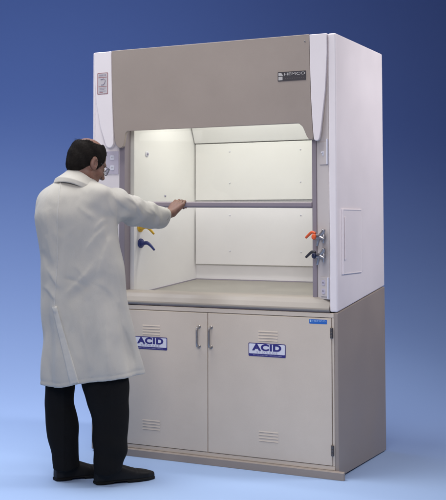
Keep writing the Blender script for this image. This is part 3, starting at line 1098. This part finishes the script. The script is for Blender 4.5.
# ---- shoes
def shoe(heel, toe, z0):
    heel, toe = np.array(heel, float), np.array(toe, float)
    d = toe - heel
    L = np.linalg.norm(d)
    ang_ = math.atan2(d[1], d[0])
    lo, hi, h = (-0.03, -0.08, -0.005), (0.36, 0.08, 0.16), 0.004
    G = grid(lo, hi, h)
    X, Y, Z = G
    s = L / 0.30
    wid = np.interp(X / s, [-0.03, 0.0, 0.03, 0.10, 0.20, 0.26, 0.30, 0.33], [0.0, 0.026, 0.036, 0.036, 0.048, 0.040, 0.018, 0.0]).astype(np.float32)
    top = np.interp(X / s, [-0.03, 0.0, 0.03, 0.10, 0.15, 0.20, 0.26, 0.30, 0.33], [0.09, 0.105, 0.11, 0.105, 0.085, 0.066, 0.054, 0.040, 0.025]).astype(np.float32)
    v = np.abs(Y) / (wid + 1e-4)
    zz = np.clip((Z - 0.022) / np.maximum(top - 0.022, 1e-3), 0, 3)
    f = ((v ** 2.4 + zz ** 2.6) ** (1 / 2.5) - 1) * np.maximum(wid, 0.006) * 0.9
    f = smax(f, 0.014 - Z, 0.003)
    f = np.maximum(f, -(X + 0.004))
    f = np.maximum(f, X - (L + 0.004))
    creases = 0.0012 * np.sin((X - 0.19 * s) * 260) * np.exp(-((X - 0.20 * s) / 0.02) ** 2)
    f = f - creases
    m = Matrix.Translation((heel[0], heel[1], z0)) @ Matrix.Rotation(ang_, 4, 'Z')
    o = sdf_parts('shoe', [(f, lo, h, 2, np.array(m))], SHOE, man)
    sole = ((v * 0.96) ** 1 - 1) * np.maximum(wid, 0.006) * 0.9 - 0.002
    sole = smax(sole, np.abs(Z - 0.0085) - 0.0085, 0.002)
    arch = np.maximum(np.abs(X - 0.115 * s) - 0.035 * s, Z - 0.009)
    sole = np.maximum(sole, -arch)
    sole = np.maximum(sole, -(X + 0.006))
    sole = np.maximum(sole, X - (L + 0.006))
    s2 = sdf_parts('sole', [(sole, lo, h, 1, np.array(m))], SOLE, man)
    s2.parent = o


shoe((0.012, -0.128), (0.312, 0.010), 0)
shoe((-0.205, -0.045), (0.065, 0.100), 0)

# ---- body: head and neck, torso with limbs, hand (one mesh)
HR = Matrix.Rotation(math.radians(36), 3, 'Z') @ Matrix.Rotation(math.radians(23), 3, 'Y')
HC = Vector((-0.050, 0.03, 1.697))
head_m = HR.to_4x4() @ Matrix.Scale(1.055, 4)
head_m.translation = HC
lo, hi, h = (-0.20, -0.13, -0.28), (0.17, 0.13, 0.16), 0.0032
G = grid(lo, hi, h)
X, Y, Z = G
AY = np.abs(Y)
GA = [X, AY, Z]
cran = ell(G, (-0.008, 0, 0.035), (0.102, 0.080, 0.090))
f = smin(cran, ell(G, (0.036, 0, -0.045), (0.060, 0.060, 0.074)), 0.035)
f = smin(f, ell(G, (0.070, 0, -0.100), (0.026, 0.026, 0.020)), 0.025)
f = smin(f, cap(GA, (0.0, 0.055, -0.06), (0.055, 0.028, -0.10), 0.016, 0.014), 0.03)
f = smin(f, cap(GA, (0.091, 0.012, 0.020), (0.080, 0.045, 0.016), 0.010, 0.009), 0.018)
f = smax(f, -ell(GA, (0.098, 0.032, -0.004), (0.020, 0.020, 0.013)), 0.012)
f = smin(f, ell(GA, (0.082, 0.031, -0.004), (0.013, 0.014, 0.012)), 0.003)
f = smin(f, cap(G, (0.095, 0, 0.008), (0.119, 0, -0.034), 0.0085, 0.0125), 0.012)
f = smin(f, ell(GA, (0.105, 0.012, -0.038), (0.010, 0.008, 0.008)), 0.008)
f = smin(f, cap(GA, (0.096, 0.0, -0.062), (0.086, 0.021, -0.064), 0.007, 0.004), 0.006)
f = smin(f, cap(GA, (0.095, 0.0, -0.074), (0.086, 0.018, -0.072), 0.0075, 0.004), 0.006)
f = smin(f, ell(GA, (0.062, 0.050, -0.035), (0.022, 0.016, 0.018)), 0.02)
ear_R = np.array(Matrix.Rotation(math.radians(-14), 3, 'Y') @ Matrix.Rotation(math.radians(12), 3, 'Z'))
ear = ell(GA, (-0.006, 0.082, -0.008), (0.021, 0.010, 0.034), ear_R)
ear = smax(ear, -ell(GA, (0.002, 0.090, -0.004), (0.011, 0.007, 0.020)), 0.004)
ear = smin(ear, ell(GA, (0.006, 0.080, -0.030), (0.010, 0.007, 0.011)), 0.008)
f = smin(f, ear, 0.007)
nk_t = np.array(head_m.inverted() @ Vector((-0.098, 0.004, 1.50)))
f = smin(f, cap(G, (-0.030, 0, -0.045), nk_t, 0.056, 0.060), 0.035)
head_piece = (f, lo, h, 1, np.array(head_m))
# hair: a layer over the skull, thin on the crown
lvl = 0.0075 + 0.003 * np.sin(60 * X + 35 * Z + 20 * Y) * np.sin(45 * Y - 50 * Z)
hair = cran - lvl
hair = smin(hair, ell(G, (-0.055, 0, -0.025), (0.052, 0.068, 0.065)), 0.03)
line = -0.045 + np.interp(X, [-0.12, -0.05, -0.012, 0.015, 0.045, 0.075], [-0.045, -0.03, 0.004, 0.02, 0.035, 0.12])
line = line + 0.004 * np.sin(120 * X) + 0.003 * np.sin(90 * Y)
hair = smax(hair, line - Z, 0.006)
hair = smax(hair, (X - 0.066 + 0.004 * np.sin(150 * Z)), 0.01)
wob = 0.006 * np.sin(70 * X + 40 * Y) * np.sin(55 * Y - 30 * X)
hair = smax(hair, -(ell(G, (-0.034, 0, 0.124), (0.080, 0.073, 0.048)) + wob), 0.006)
hair = smax(hair, -(ell(G, (0.080, 0, 0.090), (0.062, 0.070, 0.070)) + wob), 0.006)
hair = np.maximum(hair, -(f + 0.004))
# sideburn
sb = ell(GA, (0.022, 0.072, 0.000), (0.012, 0.012, 0.030))
hair = smin(hair, sb, 0.01)
hair = np.maximum(hair, -(ear - 0.001))

# torso and limbs underneath the clothes (coarse)
lo3, hi3, h3 = (-0.36, -0.24, 0.04), (0.30, 0.45, 1.66), 0.009
G3 = grid(lo3, hi3, h3)
bt = stack(G3, [ring(1.60, -0.16, 0.0, 0.01, 0.06), ring(1.52, -0.25, 0.06, 0.0, 0.09), ring(1.40, -0.27, 0.07, -0.01, 0.11), ring(1.20, -0.24, 0.09, -0.02, 0.11),
                ring(1.0, -0.24, 0.10, -0.03, 0.12), ring(0.88, -0.24, 0.12, -0.03, 0.12)])[0]
bt = smax(bt, G3[2] - 1.60, 0.02)
bt = smax(bt, 0.86 - G3[2], 0.02)
bt = smin(bt, chain(G3, [(-0.16, 0.0, 0.92), (-0.18, 0.0, 0.48), (-0.155, -0.02, 0.14)], [0.075, 0.052, 0.036], 0.03), 0.03)
bt = smin(bt, chain(G3, [(0.03, -0.07, 0.92), (0.09, -0.10, 0.48), (0.075, -0.12, 0.14)], [0.075, 0.052, 0.036], 0.03), 0.03)
bt = smin(bt, chain(G3, [(-0.23, 0.02, 1.47), (-0.235, 0.16, 1.25), (-0.10, 0.36, 1.13), (-0.07, 0.40, 1.11)], [0.05, 0.045, 0.034, 0.04], 0.03), 0.03)
bt = smin(bt, chain(G3, [(0.03, -0.05, 1.47), (0.19, 0.15, 1.43), (0.26, 0.25, 1.42)], [0.05, 0.044, 0.042], 0.03), 0.03)
torso_piece = (bt, lo3, h3, 1, None)

# hand closed on the lift rail; hood axes, origin at the grip
GRIP = Vector((0.575, 0.050, 1.474))
lo4, hi4, h4 = (-0.24, -0.26, -0.10), (0.10, 0.08, 0.09), 0.0024
G4 = grid(lo4, hi4, h4)
inv_wr = Vector((0.0, 0.0, 0.0))
cuff = Vector((0.378, 0.410, 1.412))
c_, s_ = math.cos(PA), math.sin(PA)
cuff_w = PO + Vector((cuff.x * c_ - cuff.y * s_, cuff.x * s_ + cuff.y * c_, cuff.z))
wrist0 = cuff_w - GRIP
ld = wrist0.normalized()
wrist = Vector((-0.026, -0.070, -0.046))
elbowward = wrist0 + (wrist0 - wrist) * 0.5
hand = cap(G4, wrist0 + (wrist0 - wrist).normalized() * 0.05, wrist, 0.034, 0.027)
# palm block from the wrist to the knuckles
kn = [Vector((-0.034 + 0.0215 * i, -0.030 - abs(i - 1.2) * 0.003, 0.006 - abs(i - 1) * 0.003)) for i in range(4)]
for i, k in enumerate(kn):
    base_ = wrist + Vector((-0.014 + 0.0095 * i, 0, 0))
    hand = smin(hand, cap(G4, base_, k, 0.0215, 0.0150), 0.010)
fl_ = [0.92, 1.0, 0.95, 0.80]
for i, k in enumerate(kn):
    r = 0.0098 if i < 3 else 0.0085
    s1 = fl_[i]
    p1 = k + Vector((0.002, 0.034 * s1, 0.0205))
    p2 = p1 + Vector((0.001, 0.020 * s1, -0.020 * s1))
    p3 = p2 + Vector((0.0, -0.002, -0.022 * s1))
    fg = smin(cap(G4, k, p1, r + 0.0015, r), cap(G4, p1, p2, r, r * 0.95), 0.004)
    fg = smin(fg, cap(G4, p2, p3, r * 0.95, r * 0.85), 0.004)
    hand = smin(hand, fg, 0.0045)
t0 = wrist + Vector((-0.020, 0.018, -0.004))
t1 = Vector((-0.046, -0.036, -0.018))
t2 = Vector((-0.040, -0.012, -0.030))
t3 = Vector((-0.018, 0.004, -0.032))
for a, b, ra, rb in ((t0, t1, 0.017, 0.0125), (t1, t2, 0.0125, 0.0112), (t2, t3, 0.0112, 0.0090)):
    hand = smin(hand, cap(G4, a, b, ra, rb), 0.006)
hm = Matrix.Rotation(-PA, 4, 'Z') @ Matrix.Translation(-PO) @ Matrix.Translation(GRIP)
hand_piece = (hand, lo4, h4, 1, np.array(hm))
body = sdf_parts('body', [torso_piece, head_piece, hand_piece], SKIN, man)
hair_o = sdf_parts('hair', [(hair, lo, h, 1, np.array(head_m))], HAIR, man)
# short combed strands over the cap so that the outline and the hairline break up
hm_ = hair_o.data
hb = NB()
hb.from_mesh(hm_)
hb.verts.ensure_lookup_table()
hb.normal_update()
rng = random.Random(3)
R3 = head_m.to_3x3()
Hi = head_m.inverted()
seeds = [v for v in hb.verts]
spec = []
for _ in range(5200):
    v = rng.choice(seeds)
    pl = Hi @ v.co
    nl = v.normal
    if (R3.inverted() @ nl).z < -0.6:
        continue
    flow = R3 @ Vector((-0.75 - 0.5 * max(0, pl.z) * 8, 0.25 * (1 if pl.y > 0 else -1), -0.55))
    flow += Vector((rng.gauss(0, .22), rng.gauss(0, .22), rng.gauss(0, .22)))
    tdir = (flow - nl * flow.dot(nl))
    if tdir.length < 1e-3:
        continue
    spec.append((v.co.copy(), nl.copy(), tdir.normalized(), rng.uniform(0.010, 0.024), rng.uniform(0.00045, 0.0008), rng.uniform(0.0, 0.035)))
for p, nl, td, L_, w_, lift in spec:
    sd2 = nl.cross(td) * w_
    a0 = p - nl * 0.0012
    m0 = p + td * L_ * 0.5 + nl * (0.0012 + lift * L_ * 0.5)
    e0 = p + td * L_ + nl * (lift * L_ - L_ * L_ * 4.5)
    vs = [hb.verts.new(a0 - sd2), hb.verts.new(a0 + sd2), hb.verts.new(m0 + sd2), hb.verts.new(m0 - sd2), hb.verts.new(e0)]
    for f_ in ((0, 1, 2, 3), (3, 2, 4)):
        hb.faces.new([vs[i] for i in f_]).smooth = True
hb.to_mesh(hm_)
hb.free()

# ---- spectacles
bm = NB()
for s in (-1, 1):
    pts = []
    for k in range(17):
        a = 2 * math.pi * k / 16
        pts.append((0.116 - 0.012 * abs(math.cos(a)) * (1 if s * math.cos(a) > 0 else 0.2), s * 0.034 + 0.025 * math.cos(a), -0.004 + 0.019 * math.sin(a)))
    tube(bm, pts, 0.0014, 8, sub=3)
    tube(bm, [(0.106, s * 0.059, 0.002), (0.098, s * 0.071, 0.004), (0.05, s * 0.079, 0.006), (0.004, s * 0.082, 0.012), (-0.018, s * 0.084, -0.004)], 0.0016, 8, sub=4)
tube(bm, [(0.117, -0.010, 0.002), (0.122, 0, 0.006), (0.117, 0.010, 0.002)], 0.0014, 8, sub=4)
bmesh.ops.transform(bm, matrix=head_m, verts=bm.verts)
gl = obj('glasses', bm, FRAME, man, base=(0, 0, 0))
for s in (-1, 1):
    bm = NB()
    cyl(bm, (0.1135, s * 0.034, -0.004), (0.1145, s * 0.034, -0.004), 0.019, seg=24)
    bmesh.ops.transform(bm, matrix=head_m, verts=bm.verts)
    obj('lens', bm, LENS, gl, base=(0, 0, 0))
